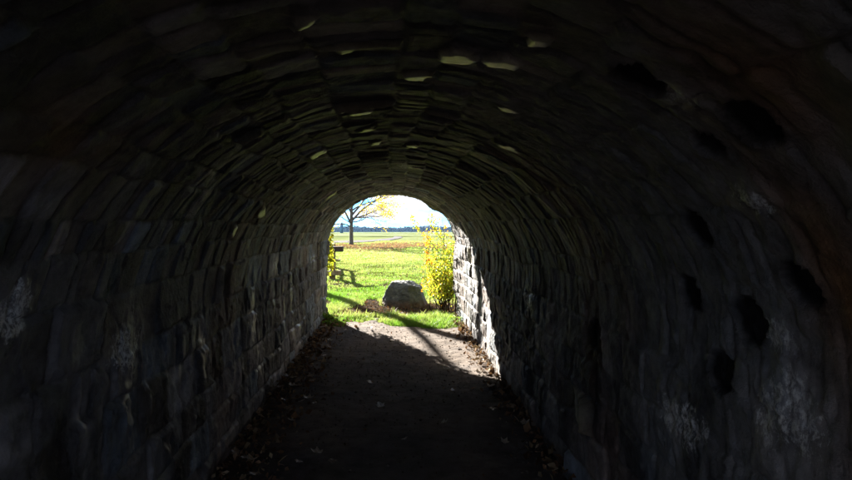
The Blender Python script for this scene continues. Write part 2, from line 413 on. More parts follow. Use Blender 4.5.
rough = 0.020 * facets(Uw * 7.0, Sw * 5.5, 200) + 0.009 * facets(Uw * 19, Sw * 14, 210) + 0.012 * fbm(U * 5, S * 4, 12, 4) + 0.008 * fbm(U * 19, S * 15, 13, 3)
# the near right side is parged smooth, with a scatter of round pits
s_r = s_of(0.88, 2.07)
parge = sstep(-0.45, 0.05, S - s_r + 0.35 + 0.25 * fbm(U * 1.2, S * 1.2, 15, 3)) * (1 - sstep(2.7, 3.6, U + 0.5 * fbm(U, S, 16, 3))) * (1 - sstep(LT - 1.1, LT - 0.6, S))
vt = sstep(SB - .25, SB + .15, S) * (1 - sstep(SB + AL - .15, SB + AL + .25, S))
rough = rough * (1 - 0.4 * sstep(8.0, 9.0, U) * (S > SB + AL)) * (0.90 - 0.55 * vt * (1 - 0.75 * sstep(6.5, 9.5, U)))
H = hgt * (1 - 0.3 * parge) + 0.02 * parge + rough * (1 - 0.65 * parge) + parge * (0.010 * fbm(U * 24, S * 20, 49, 4) + 0.006 * facets(U * 13, S * 9, 220))
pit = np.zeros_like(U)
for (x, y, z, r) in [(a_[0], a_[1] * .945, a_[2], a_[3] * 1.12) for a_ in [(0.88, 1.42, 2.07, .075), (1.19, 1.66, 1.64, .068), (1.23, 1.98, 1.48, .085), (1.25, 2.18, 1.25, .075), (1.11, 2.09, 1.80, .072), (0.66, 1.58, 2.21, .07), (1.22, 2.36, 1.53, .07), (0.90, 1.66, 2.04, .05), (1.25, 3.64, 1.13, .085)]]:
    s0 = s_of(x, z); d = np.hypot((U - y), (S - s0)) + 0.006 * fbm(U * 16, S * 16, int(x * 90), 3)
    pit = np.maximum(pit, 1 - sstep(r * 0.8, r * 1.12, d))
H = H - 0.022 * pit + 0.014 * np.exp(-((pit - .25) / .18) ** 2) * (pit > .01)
# mineral crust in a few places, and its crumbly relief
crust = np.zeros_like(U)
for (x, y, z, ru, rs) in [(0.75, 1.44, 2.16, .14, .14), (1.04, 1.59, 1.89, .16, .10), (1.25, 2.34, 0.96, .28, .16), (1.25, 1.68, 1.20, .25, .22), (-1.25, 2.73, 1.22, .22, .20), (-1.24, 1.91, 1.5, .12, .2), (1.25, 5.03, 1.12, .22, .2), (1.24, 1.75, 1.46, .2, .1), (-1.25, 6.2, 1.35, .2, .12), (0.2, 5.5, 2.35, .3, .2), (-1.24, 9.0, 1.25, .3, .12)]:
    d = np.hypot((U - y) / ru, (S - s_of(x, z)) / rs)
    crust = np.maximum(crust, (1 - sstep(0.2, 1.35, d + 0.5 * fbm(U * 10, S * 7, 33, 4))))
H = H + 0.006 * crust * (1 + 2.0 * fbm(U * 38, S * 30, 35, 2))
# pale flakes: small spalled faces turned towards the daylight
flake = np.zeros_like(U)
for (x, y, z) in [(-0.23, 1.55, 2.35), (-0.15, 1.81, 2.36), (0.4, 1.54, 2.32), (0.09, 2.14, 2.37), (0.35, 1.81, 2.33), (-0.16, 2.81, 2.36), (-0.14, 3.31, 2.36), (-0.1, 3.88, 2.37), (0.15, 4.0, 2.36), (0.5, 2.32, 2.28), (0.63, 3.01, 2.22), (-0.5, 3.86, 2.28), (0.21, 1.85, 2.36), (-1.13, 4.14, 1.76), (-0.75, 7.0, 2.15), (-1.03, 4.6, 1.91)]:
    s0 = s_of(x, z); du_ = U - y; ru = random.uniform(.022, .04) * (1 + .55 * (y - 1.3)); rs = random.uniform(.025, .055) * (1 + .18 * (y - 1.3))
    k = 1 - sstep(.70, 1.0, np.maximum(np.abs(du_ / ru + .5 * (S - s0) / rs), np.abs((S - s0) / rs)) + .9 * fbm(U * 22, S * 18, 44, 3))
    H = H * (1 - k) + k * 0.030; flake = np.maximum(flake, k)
crust = crust * (1 - pit)
damp = sstep(0.17, 0.34, fbm(U * 9, S * 1.7, 47, 4)) * sstep(-0.1, 0.25, fbm(U * 1.1, S * 0.9, 48, 3)) * (1 - parge) * (1 - 0.6 * vt)
gloss = np.clip(np.maximum(np.maximum(0.8 * flake, 0.75 * damp), 0.55 * crust), 0, 1)
H = H + 0.006 * damp
# irregular arch stones at the mouth
sb = s_of(0.74, 2.12); H = H + 0.05 * np.exp(-((U - 11.0) / 0.35) ** 2 - ((S - sb) / 0.13) ** 2)
sb = s_of(0.98, 1.9); H = H - 0.02 * np.exp(-((U - 11.0) / 0.5) ** 2 - ((S - sb) / 0.16) ** 2)
H = H + 0.06 * sstep(10.0, 10.9, U) * sstep(LT - 1.75, LT - 1.4, S) * (1 - sstep(LT - 0.75, LT - 0.5, S))
x_, z_, nx, nz_ = section(S)
wob = 0.03 * fbm(U * 0.35, S * 0 + 2, 17, 2)
PX = x_ + nx * H + wob; PZ = z_ + nz_ * H
P = np.stack([PX, U, PZ], -1)
tn = np.array([0.93, 1.0, 1.14]) * np.clip(0.165 * np.exp(0.42 * tone), 0.05, 0.42)[..., None]
h_ = hue[..., None]
base = np.array([1.04, 0.94, 0.86]) * (h_ < .5) + np.array([1.10, 0.92, 0.76]) * ((h_ >= .5) & (h_ < .8)) + np.array([0.90, 0.98, 1.02]) * (h_ >= .8)
col = base * tn
col = col * (1 - 0.75 * pale[..., None]) + np.array([0.42, 0.40, 0.28]) * 0.75 * pale[..., None]
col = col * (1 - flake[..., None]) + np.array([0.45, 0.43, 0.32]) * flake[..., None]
mort = np.array([0.15, 0.145, 0.14])
col = mort * (1 - prof[..., None]) * 0.6 + col * (0.4 + 0.6 * prof[..., None])
pg = parge[..., None] * 0.72; col = col * (1 - pg) + np.array([0.24, 0.245, 0.25]) * pg
och = sstep(0.12, 0.4, fbm(U * 0.9, S * 0.7, 37, 4)) * 0.3
for (x, y, z, ru, rs, k) in [(1.20, 1.40, 1.62, .16, .5, .9), (0.80, 1.18, 2.12, .2, .3, .7), (1.2, 3.2, 1.75, .35, .35, .7), (-0.9, 1.7, 2.05, .3, .15, .6)]:
    och = np.maximum(och, k * np.exp(-((U - y) / ru) ** 2 - ((S - s_of(x, z)) / rs) ** 2) * sstep(-.35, .2, fbm(U * 4, S * 1.5, 50, 3)))
och = och[..., None]; col = col * (1 - och) + np.array([0.24, 0.11, 0.03]) * och
streak_sundim = (sstep(-0.02, 0.30, fbm(U * 5.0, S * 1.1, 46, 4) + 0.12 * sstep(7.5, 9, U) * (S > SB + AL)) * (0.75 - 0.50 * vt))[..., None]; col = col * (1 - streak_sundim) + col * 0.22 * streak_sundim  # dark streaks, plus extra darkening that tones down the sunlit right wall
limew = 0 * (sstep(9.2, 10.3, U + 0.5 * fbm(U * 2, S * 2, 38, 3)) * (S > LT - 2.0) * sstep(-0.15, 0.25, fbm(U * 3, S * 3, 39, 4)) * 0.6)[..., None]
col = col * (1 - limew) + np.array([0.17, 0.17, 0.15]) * limew
col = col * (1 - pit[..., None]) + np.array([0.022, 0.022, 0.024]) * pit[..., None]     # shade inside the round pits painted in as near-black
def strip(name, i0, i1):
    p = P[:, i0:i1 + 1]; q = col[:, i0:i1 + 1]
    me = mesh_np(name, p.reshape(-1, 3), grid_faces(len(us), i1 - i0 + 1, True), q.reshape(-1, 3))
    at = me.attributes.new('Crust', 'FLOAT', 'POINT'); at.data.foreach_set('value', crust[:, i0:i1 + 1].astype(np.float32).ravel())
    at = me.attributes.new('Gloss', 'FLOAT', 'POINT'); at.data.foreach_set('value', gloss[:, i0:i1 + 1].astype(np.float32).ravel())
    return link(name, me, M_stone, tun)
wl = strip('wall', 0, iA); wl['label'] = 'left wall of coursed rubble blocks'
strip('vault', iA, iB)
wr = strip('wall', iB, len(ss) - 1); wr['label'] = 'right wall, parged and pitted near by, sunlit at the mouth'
# portal faces: from the arch's last ring out to a rectangle
def portal(ring, y, sgn):
    ang = np.arctan2(ring[:, 2] - 1.0, ring[:, 0]); c = np.array([0, 1.0])
    outx = np.cos(ang); outz = np.sin(ang)
    tmax = np.minimum(5.6 / np.maximum(np.abs(outx), 1e-6), np.where(outz > 0, 2.5 / np.maximum(outz, 1e-6), 1.35 / np.maximum(-outz, 1e-6)))
    ox = outx * tmax; oz = 1.0 + outz * tmax
    tt = np.linspace(0, 1, 26)[:, None]
    gx = ring[None, :, 0] * (1 - tt) + ox[None, :] * tt; gz = ring[None, :, 2] * (1 - tt) + oz[None, :] * tt
    gy = y + sgn * (0.06 * fbm(gx * 3.0, gz * 5.0, 91, 3)) * (tt > 0)
    V = np.stack([gx, gy + 0 * gx, gz], -1).reshape(-1, 3)
    return link('portal_face', mesh_np('portal_face', V, grid_faces(26, ring.shape[0], sgn > 0)), M_facade, tun)
portal(P[-1], Y1, 1); portal(P[0], Y0, -1)
for y in (Y1 - 0.12, Y0 + 0.12):
    b = MB()
    for i in range(14):
        b.box((-5.2 + 0.8 * i, y + random.uniform(-.02, .02), 3.55 + random.uniform(-.02, .02)), (0.78, 0.62, 0.26), jit=0.01)
    b.build('coping', M_facade, tun, smooth=False)

# ------------------------------------------------------------------ leaf and blade clouds
def quad_leaves(cent, size, col, up=0.4, aspect=0.65, fold=0.25, nrm=None):
    """Each leaf: a pointed, folded six-vertex blade at a centre with a random orientation."""
    cent = np.asarray(cent, float); n = len(cent); size = np.broadcast_to(size, (n,))
    d = RNG.normal(size=(n, 3)); d /= np.linalg.norm(d, axis=1)[:, None]
    q = RNG.normal(size=(n, 3)); q[:, 2] += up * 3
    if nrm is not None: q = q + nrm
    side = np.cross(q, d); side /= np.linalg.norm(side, axis=1)[:, None] + 1e-9
    nn = np.cross(d, side)
    L = size[:, None]; W = L * aspect * 0.5
    v = [cent - d * L * 0.5, cent + side * W - d * L * 0.08 + nn * W * fold, cent + d * L * 0.5, cent - side * W - d * L * 0.08 + nn * W * fold]
    V = np.stack(v, 1).reshape(-1, 3)
    i = np.arange(n)[:, None] * 4
    F = np.concatenate([i + np.array([[0, 1, 2]]), i + np.array([[0, 2, 3]])])
    return V, F, np.repeat(col, 4, axis=0)
def pick(pal, n, jit=0.18):
    pal = np.asarray(pal, float); c = pal[RNG.integers(0, len(pal), n)]
    return np.clip(c * np.exp(RNG.normal(0, jit, (n, 1))), 0, 0.9)
def leaf_obj(name, cent, size, col, mat, parent=None, **k):
    V, F, c = quad_leaves(cent, size, col, **k)
    return link(name, mesh_np(name, V, F, c, smooth=False), mat, parent)

# grass: blades, dense by the mouth, thinner and coarser away from it
def blades(n, xr, yr, hmin, hmax, wid, maskf, dens_pow=1.0):
    y = yr[0] + (yr[1] - yr[0]) * RNG.random(n) ** dens_pow
    x = RNG.uniform(-1, 1, n) * np.interp(y, [yr[0], yr[1]], xr) + 0
    k = maskf(x, y) > RNG.random(n); x = x[k]; y = y[k]; n = len(x)
    h = RNG.uniform(hmin, hmax, n) * (0.75 + 0.6 * (fbm(x * 1.7, y * 1.7, 51, 3) + 0.4)); w = wid * RNG.uniform(0.7, 1.3, n)
    an = RNG.uniform(0, 2 * math.pi, n); ln = RNG.uniform(0.15, 0.8, n); la = RNG.uniform(0, 2 * math.pi, n)
    z = ground(x, y) - 0.01
    sx, sy = np.cos(an) * w / 2, np.sin(an) * w / 2; lx, ly = np.cos(la) * ln * h, np.sin(la) * ln * h
    p = lambda a_, b_, c_: np.stack([a_, b_, c_], 1)
    V = np.stack([p(x - sx, y - sy, z), p(x + sx, y + sy, z), p(x + sx * .8 + lx * .35, y + sy * .8 + ly * .35, z + h * .6), p(x - sx * .8 + lx * .35, y - sy * .8 + ly * .35, z + h * .6), p(x + lx, y + ly, z + h)], 1).reshape(-1, 3)
    i = np.arange(n)[:, None] * 5
    f4 = i + np.array([[0, 1, 2, 3]]); f3 = i + np.array([[3, 2, 4]])
    dryv = np.clip(0.22 + 1.0 * fbm(x * 0.35, y * 0.25, 53, 4) + 0.9 * fbm(x * 2.2, y * 1.6, 54, 3) + RNG.normal(0, 0.22, n), 0, 1)[:, None]
    dryv = np.clip(dryv + 0.35 * sstep(14, 24, y)[:, None], 0, 1)
    c = np.array([0.105, 0.225, 0.030]) * (1 - dryv) + np.array([0.25, 0.28, 0.13]) * dryv
    c = c * np.exp(RNG.normal(0, 0.15, (n, 1)))
    return V, f4, f3, np.repeat(c, 5, axis=0)
def turf(x, y): return (1 - dirtness(x, y)) * np.where(y < 11, sstep(9.25, 9.8, y) * (np.abs(x) < 1.22), 1)
parts = [blades(170000, (1.35, 3.2), (9.4, 15), 0.035, 0.10, 0.008, turf),
         blades(16000, (1.3, 1.4), (9.2, 11.6), 0.06, 0.17, 0.009, lambda x, y: turf(x, y) * (fbm(x * 4, y * 4, 57, 3) > .05)),
         blades(120000, (2.6, 5.5), (15, 28), 0.03, 0.075, 0.012, turf, 1.1),
         blades(110000, (4.6, 12), (28, 62), 0.04, 0.08, 0.03, lambda x, y: np.ones_like(x) * 0.95, 1.0)]
o_ = 0; VV = []; F4 = []; F3 = []; CC = []
for V, f4, f3, c in parts:
    VV.append(V); F4.append(f4 + o_); F3.append(f3 + o_); CC.append(c); o_ += len(V)
gr = link('grass', mesh_np('grass', np.concatenate(VV), [np.concatenate(F4), np.concatenate(F3)], np.concatenate(CC), smooth=False), M_grass)
tag(gr, 'short sunlit grass growing on the lawn outside the tunnel', 'grass', kind='stuff')

# fallen leaf litter
n = 7500
x = RNG.normal(0, 3.6, n) - 0.2; y = RNG.normal(46.5, 3.6, n) + 0.2 * x
k = (fbm(x * 0.5, y * 0.3, 77, 3) + 0.25 + 0.3 * (y > 42)) > RNG.random(n) * 0.8; x, y = x[k], y[k]
cent = np.stack([x, y, ground(x, y) + 0.05 + RNG.random(len(x)) * 0.04], 1)
lt = leaf_obj('leaf_litter', cent, RNG.uniform(.09, .16, len(x)), pick([[.40, .26, .15], [.48, .30, .16], [.32, .20, .12], [.50, .38, .22]], len(x)), M_litter, up=0.6)
tag(lt, 'orange brown leaf litter spread on the grass under the yellow tree', 'leaf litter', kind='stuff')
xa = RNG.uniform(-1.3, 1.35, 900); ya = RNG.uniform(11.0, 13.2, 900)
k = dirtness(xa, ya) > 0.5; xa, ya = xa[k], ya[k]
xb = np.concatenate([-1.22 + np.abs(RNG.normal(0, 0.20, 2000)), 1.22 - np.abs(RNG.normal(0, 0.12, 900))]); yb = RNG.uniform(1.5, 10.8, len(xb))
xc = RNG.uniform(-1.1, 1.15, 420); yc = RNG.uniform(2.5, 11, 420)
xd = RNG.uniform(-2.0, 2.5, 900); yd = RNG.uniform(11.5, 24, 900)
x = np.concatenate([xa, xb, xc, xd]); y = np.concatenate([ya, yb, yc, yd])
cent = np.stack([x, y, np.where(y < 11, path_z(x, y), ground(x, y) + 0.03 * (y > 13.2)) + RNG.uniform(0.004, 0.03, len(x))], 1)
sz = np.concatenate([RNG.uniform(.02, .08, len(xa)), np.exp(RNG.normal(-3.2, .5, len(xb))).clip(.012, .11), np.exp(RNG.normal(-4.0, .45, len(xc))).clip(.008, .05), RNG.uniform(.04, .08, len(xd))])
lt = leaf_obj('leaf_debris', cent, sz, pick([[.14, .08, .045], [.19, .12, .07], [.09, .055, .035], [.25, .19, .12]], len(x), .3), M_litter, up=0.5)
tag(lt, 'dry brown leaf debris along the wall feet and beside the boulder', 'leaf litter', kind='stuff')

# grit on the path
n = 5200; x = RNG.uniform(-1.2, 1.2, n); y = 2.0 + 9.2 * RNG.random(n) ** .8; k = dirtness(x, y) > .4; x, y = x[k], y[k]; n = len(x)
r_ = np.exp(RNG.normal(-5.3, .5, n)).clip(.002, .018)
oc = np.array([[1, 0, 0], [0, 1, 0], [-1, 0, 0], [0, -1, 0], [0, 0, .7], [0, 0, -.7]])
V = np.stack([x, y, path_z(x, y) + r_ * .3], 1)[:, None, :] + oc[None] * r_[:, None, None] * RNG.uniform(.6, 1.3, (n, 6, 1))
i = np.arange(n)[:, None] * 6
F = np.concatenate([i + np.array([f]) for f in [(0, 1, 4), (1, 2, 4), (2, 3, 4), (3, 0, 4), (1, 0, 5), (2, 1, 5), (3, 2, 5), (0, 3, 5)]])
gt = link('gravel', mesh_np('gravel', V.reshape(-1, 3), F, np.repeat(pick([[.12, .11, .10], [.08, .065, .055], [.18, .16, .14]], n), 6, axis=0), smooth=False), M_dirt)
tag(gt, 'small loose grit strewn over the packed dirt path', 'gravel', kind='stuff')

# single fallen maple leaves on the path
def maple_mesh(name, seed, curl):
    r = random.Random(seed)
    tips = [(-90, .20), (-62, .46), (-35, .70), (-12, .55), (22, .92), (48, .60), (68, .74), (90, 1.0), (112, .74), (132, .60), (158, .9), (192, .55), (215, .70), (242, .46)]
    pts = [(math.cos(R(t)) * q * r.uniform(.9, 1.1), math.sin(R(t)) * q * r.uniform(.9, 1.1)) for t, q in tips]
    V = [(0, 0, 0.02)]
    for p in pts: V.append((p[0] * .5, p[1] * .5, 0.06 * curl + r.uniform(-.03, .06)))
    for p in pts: V.append((p[0], p[1], curl * (p[0] ** 2 + p[1] ** 2) * .45 + r.uniform(-.1, .16)))
    n = len(pts); f3 = [(0, 1 + i, 1 + (i + 1) % n) for i in range(n)]; f4 = [(1 + i, 1 + n + i, 1 + n + (i + 1) % n, 1 + (i + 1) % n) for i in range(n)]
    s0 = len(V); V += [(-.02, -.18, .03), (.02, -.18, .03), (.05, -.85, .12), (.02, -.85, .12)]; f4.append((s0, s0 + 1, s0 + 2, s0 + 3))
    V = np.array(V) * 0.055
    return V, f4, f3
protos = []
for i, (curl, c) in enumerate([(0.9, (.34, .28, .22)), (0.3, (.26, .18, .11)), (1.3, (.58, .55, .50)), (0.6, (.18, .12, .08))]):
    V, f4, f3 = maple_mesh('fallen_leaf', 5 + i, curl)
    protos.append(mesh_np('fallen_leaf', V, [np.array(f4), np.array(f3)], np.broadcast_to(c, (len(V), 3)), smooth=False))
    protos[-1].materials.append(M_dead)
def put_leaf(x, y, k, label, sc=1.0):
    o = bpy.data.objects.new('fallen_leaf', protos[k]); C.objects.link(o)
    o.location = (x, y, float(path_z(x, y)) + 0.026)
    o.rotation_euler = (random.uniform(-.25, .25), random.uniform(-.25, .25), random.uniform(0, 6.28)); o.scale = (sc, sc, sc)
    tag(o, label, 'leaf', 'fallen leaves on the tunnel path')
special = [(-.11, 5.42, 2, 'pale curled fallen leaf alone in the middle of the dark path', 1.15),
           (.65, 6.81, 2, 'bright upturned fallen leaf at the edge of the sunlit dirt', 1.25),
           (.45, 4.95, 2, 'small pale leaf right of the path centre, nearer than the lone curled one', .9),
           (-.25, 6.31, 1, 'brown curled leaf just behind the lone pale leaf', 1.1),
           (-.84, 5.75, 0, 'flat grey brown leaf on the left of the dark path', 1.2),
           (-.56, 4.37, 0, 'large tan leaf nearest the camera on the left of the path', 1.2),
           (-.91, 8.55, 2, 'pale leaf lying far back beside the left wall near the daylight', 1.2)]
for q in special: put_leaf(*q)
G_L = 'dry brown fallen leaf among the litter along the left wall'
G_R = 'dry brown fallen leaf on the path close to the right wall'
G_M = 'small dull brown leaf lying out on the trodden dirt'
for x, y in [(1.03, 5.95), (.94, 5.25), (1.09, 5.25), (1.12, 4.8), (1.0, 6.6), (1.14, 7.1), (.9, 4.5)]: put_leaf(x, y, random.randrange(2), G_R, random.uniform(.9, 1.2))
for x, y in [(-.43, 4.2), (-.68, 4.2), (.1, 4.6), (.62, 5.9), (-.5, 7.5), (.2, 7.9), (.9, 8.0), (-.1, 8.9), (.5, 9.0), (-.35, 9.6), (.75, 9.1)]: put_leaf(x, y, random.choice((1, 3)), G_M, random.uniform(.7, 1.0))
for i in range(34):
    put_leaf(-1.18 + abs(random.gauss(0, .2)), random.uniform(3.3, 10.3), random.choice((0, 1, 1, 3)), G_L, random.uniform(.7, 1.25))

# ------------------------------------------------------------------ boulder
def rock_mesh(name):
    n1, n2 = 150, 90
    a_ = np.linspace(.5 * math.pi, 2.5 * math.pi, n1, endpoint=False); b_ = np.linspace(-0.5 * math.pi, 0.5 * math.pi, n2)
    A, B = np.meshgrid(a_, b_, indexing='ij')
    D = np.stack([np.cos(A) * np.cos(B), np.sin(A) * np.cos(B), np.sin(B)], -1)
    # cut by planes: normal, distance
    pl = [((-.86, .22, .50), .43), ((-.35, -.90, .12), .36), ((.05, -.05, 1), .345), ((.32, -.1, .95), .345), ((.92, -.25, .28), .44), ((.55, -.82, .2), .40), ((.1, .95, .3), .40), ((-.6, .8, .2), .42), ((.8, .55, .3), .43), ((0, 0, -1), .33), ((-.25, -.72, .65), .41), ((-.98, -.3, -.1), .50), ((.70, -.15, .72), .44)]
    r = np.full(A.shape, 9.0)
    for nn, dd in pl:
        nn = np.array(nn); nn = nn / np.linalg.norm(nn); c = D @ nn
        r = np.where(c > 1e-3, np.minimum(r, dd / np.maximum(c, 1e-3)), r)
    r = r * (1 + 0.05 * fbm(A * 2.2, B * 3, 81, 4)) + 0.018 * fbm(D[..., 0] * 9 + A * .0, D[..., 2] * 9 + D[..., 1] * 5, 82, 4)
    r = r * (1 + 0.030 * facets(A * 2.0, B * 2.6, 230) + 0.018 * facets(A * 5, B * 6, 240))
    r[:, 0] = r[:, 0].mean(); r[:, -1] = r[:, -1].mean()
    V = D * r[..., None] * np.array([1.06, .92, 1.0]) + np.array([0, 0, .30])
    i = np.arange(n1)[:, None]; j = np.arange(n2 - 1)[None, :]
    F = np.stack([i * n2 + j, ((i + 1) % n1) * n2 + j, ((i + 1) % n1) * n2 + j + 1, i * n2 + j + 1], -1).reshape(-1, 4)
    t = sstep(.26, .08, V[..., 2] + 0.10 * fbm(A * 2, B * 4, 83, 3))[..., None]
    c = np.array([.080, .094, .112]) * (1 - t) + np.array([.095, .062, .045]) * t
    li = sstep(.1, .4, fbm(A * 3, B * 5, 84, 4))[..., None] * .5; c = c * (1 - li) + np.array([.13, .15, .15]) * li
    return mesh_np(name, V.reshape(-1, 3), F, c.reshape(-1, 3))
bo = link('boulder', rock_mesh('boulder'), M_rock); bo.location = (.28, 12.6, -.03); bo.scale = (.84, .84, .86)
tag(bo, 'large grey faceted boulder standing in front of the tunnel mouth', 'boulder')

# ------------------------------------------------------------------ yellow shrub by the right jamb
sh = thing('shrub', 'tall yellow leaved shrub growing against the right side of the opening', 'shrub', (1.12, 11.85, 0))
b = MB(); tips = []
for i in range(34):
    p = np.array([random.gauss(0, .11), random.gauss(0, .12), -.03]); d = np.array([random.gauss(-.12, .27), random.gauss(0, .28), 1.0]); d /= np.linalg.norm(d)
    L = random.uniform(.7, 1.75) if i > 2 else 1.95
    pts = [p]
    for k in range(9):
        d = d + np.array([random.gauss(0, .10), random.gauss(0, .1), .05]); d /= np.linalg.norm(d); p = p + d * L / 9; p[0] = max(p[0], -.38 - .05 * random.random()); pts.append(p.copy())
        if k >= 1: tips.append((p.copy(), k / 9))
        if k in (2, 4, 5, 6):
            dd = d + np.array([random.gauss(0, .7), random.gauss(0, .7), .1]); dd /= np.linalg.norm(dd); l2 = random.uniform(.12, .34)
            q = [p + dd * l2 * s for s in (0, .35, .7, 1)]; b.tube(q, [.004, .003, .002, .001], 4, False)
            for s in q[1:]: tips.append((s, .7))
    b.tube(pts, np.linspace(.011, .002, len(pts)), 5)
# one long sprig arching up to the left, one upright
for ends in ([(-.15, -.1, 1.2), (-.40, -.15, 1.52), (-.62, -.18, 1.72), (-.72, -.2, 1.95)], [(0, -.1, 1.3), (-.18, -.1, 1.6), (-.28, -.12, 1.78), (-.32, -.1, 1.98)]):
    b.tube(ends, [.006, .005, .003, .0015], 5)
    e_ = np.array(ends)
    for tt in np.linspace(0.9, 3, 16):
        tips.append((np.array([np.interp(tt, range(4), e_[:, q]) for q in range(3)]), 1.2))
b.build('stem', M_stem, sh)
cent = []; cols = []
ye = np.array([[.40, .46, .06], [.32, .42, .06], [.46, .47, .06], [.20, .34, .05], [.38, .38, .05], [.26, .20, .05]])
for p, k in tips:
    m = random.randint(5, 9) if k < 1.1 else 5
    q = p + RNG.normal(0, .055 if k < 1.1 else .035, (m, 3)); low = q[:, 2] < .28
    q = q[~low | (RNG.random(m) < .12)]
    cent.append(q); cl = pick(ye, len(q), .26)
    if fbm(p[0] * 5, p[2] * 5, 95, 2) > .28 and p[0] < .05: cl = pick([[.55, .26, .03], [.50, .36, .03]], len(q))
    cols.append(cl)
cent = np.concatenate(cent); cols = np.concatenate(cols)
k = (cent[:, 0] > -.80) & ((cent[:, 0] > -.46 + .10 * RNG.normal(size=len(cent))) | (cent[:, 2] > 1.35)); cent, cols = cent[k], cols[k]
leaf_obj('foliage', cent, RNG.uniform(.035, .07, len(cent)), cols, M_leaf, sh, up=.2)

# ------------------------------------------------------------------ climbing plant at the left jamb
vine = thing('climbing_vine', 'yellow green vine leaves hanging at the left edge of the opening', 'vine', (-1.30, 11.22, 0))
b = MB(); cent = []
for i in range(9):
    x0 = random.uniform(-.35, .06); top = random.uniform(1.5, 1.95); bot = random.uniform(.75, 1.15)
    zz = np.linspace(0.0 if i < 3 else bot, top, 12); pts = np.stack([x0 + .05 * np.sin(zz * 4 + i) + .04 * RNG.normal(size=12) * .5, .06 * np.cos(zz * 5 + i) + .05, zz], 1)
    b.tube(pts, np.linspace(.008, .003, 12), 5)
    for p in pts:
        if p[2] > bot: cent.append(p + RNG.normal(0, .065, (26, 3)) + np.array([.05, .03, 0]))
b.build('stem', M_stem, vine)
cent = np.concatenate(cent); cent = cent[(cent[:, 0] < .17) & (cent[:, 1] > -.05)]
leaf_obj('foliage', cent, RNG.uniform(.04, .085, len(cent)), pick([[.38, .42, .04], [.25, .36, .05], [.45, .44, .05]], len(cent)), M_leaf, vine, up=.2)

# weeds inside the left jamb
for (x, y, h, lab) in [(-1.13, 10.35, .2, 'small leafy green weed at the foot of the left wall'), (-1.10, 10.0, .13, 'lower green weed sprouting just inside the left wall'), (1.12, 10.2, .14, 'green weed tuft at the foot of the sunlit right wall')]:
    w = thing('weed', lab, 'weed', (x, y, 0.02)); b = MB(); cent = []
    for i in range(8):
        d = np.array([random.gauss(.0, .4), random.gauss(0, .4), 1.0]); pts = [d * h * s + np.array([0, 0, -.3 * h * s * s]) for s in (0, .35, .7, 1.1)]
        b.tube(pts, [.004, .003, .002, .001], 4)
        for p in pts[1:]: cent.append(p + RNG.normal(0, .02, (5, 3)))
    b.build('stem', M_stem, w); cent = np.concatenate(cent)
    leaf_obj('foliage', cent, RNG.uniform(.025, .06, len(cent)), pick([[.10, .22, .03], [.16, .27, .04]], len(cent)), M_leaf, w, up=.5)

# ------------------------------------------------------------------ weathered fence end
fe = thing('rail_fence', 'weathered wooden post with protruding rail ends at the left edge of the lawn', 'fence', (-1.93, 18.75, 0))
def post(x, y):
    b = MB(); b.box((x, y, .47), (.20, .20, 1.02), (0, 0, .1), bev=.14); b.build('post', M_wood, fe, smooth=False)
post(0, 0); post(-.25, 2.6); post(-.5, 5.2)
for i, (z, hgt_, dep, x1, mat, rot) in enumerate([(.985, .17, .20, .36, M_darkwood, .02), (.64, .05, .14, .27, M_wood, -.02), (.22, .15, .16, .30, M_wood, .05)]):
    b = MB(); b.box(((x1 - .22) / 2, -.02 - .13 * (i > 0), z), (x1 + .22, dep, hgt_), (0, -rot, 0), bev=.1); r_ = b.build('rail', mat, fe, smooth=False)
    r_['label'] = ['thick dark top rail end', 'thin middle rail', 'broad pale lower rail'][i]
for z in (.35, .75):
    b = MB(); b.tube([(-.04, .08, z), (-.25, 2.5, z + .02), (-.5, 5.1, z)], [.055, .06, .05], 7); b.build('rail', M_wood, fe)

# ------------------------------------------------------------------ trees
def grow(rng, base, d, L, r, depth, maxd, segs, tips, spread=.55, wander=.12, upb=.05, minr=.012):
    p = np.array(base, float); d = np.array(d, float); pts = [p.copy()]; rad = [r]
    n = 6
    for k in range(n):
        d = d + rng.normal(0, wander, 3) + np.array([0, 0, upb]); d /= np.linalg.norm(d)
        p = p + d * L / n; pts.append(p.copy()); rr = max(minr, r * (1 - .5 * (k + 1) / n)); rad.append(rr)
        if depth >= maxd - 1 and k > 0: tips.append((p.copy(), depth))
        if depth < maxd and k >= (2 if depth else 2):
            for q in range(1 if rng.random() < .85 else 2):
                ax = rng.normal(0, 1, 3); ax -= d * (ax @ d); ax /= np.linalg.norm(ax)
                nd = d * math.cos(spread) + ax * math.sin(spread); nd += np.array([0, 0, .05]); nd /= np.linalg.norm(nd)
                grow(rng, p, nd, L * rng.uniform(.45, .72), rr * .62, depth + 1, maxd, segs, tips, spread * 1.05, wander * 1.2, upb, minr)
    segs.append((pts, rad))
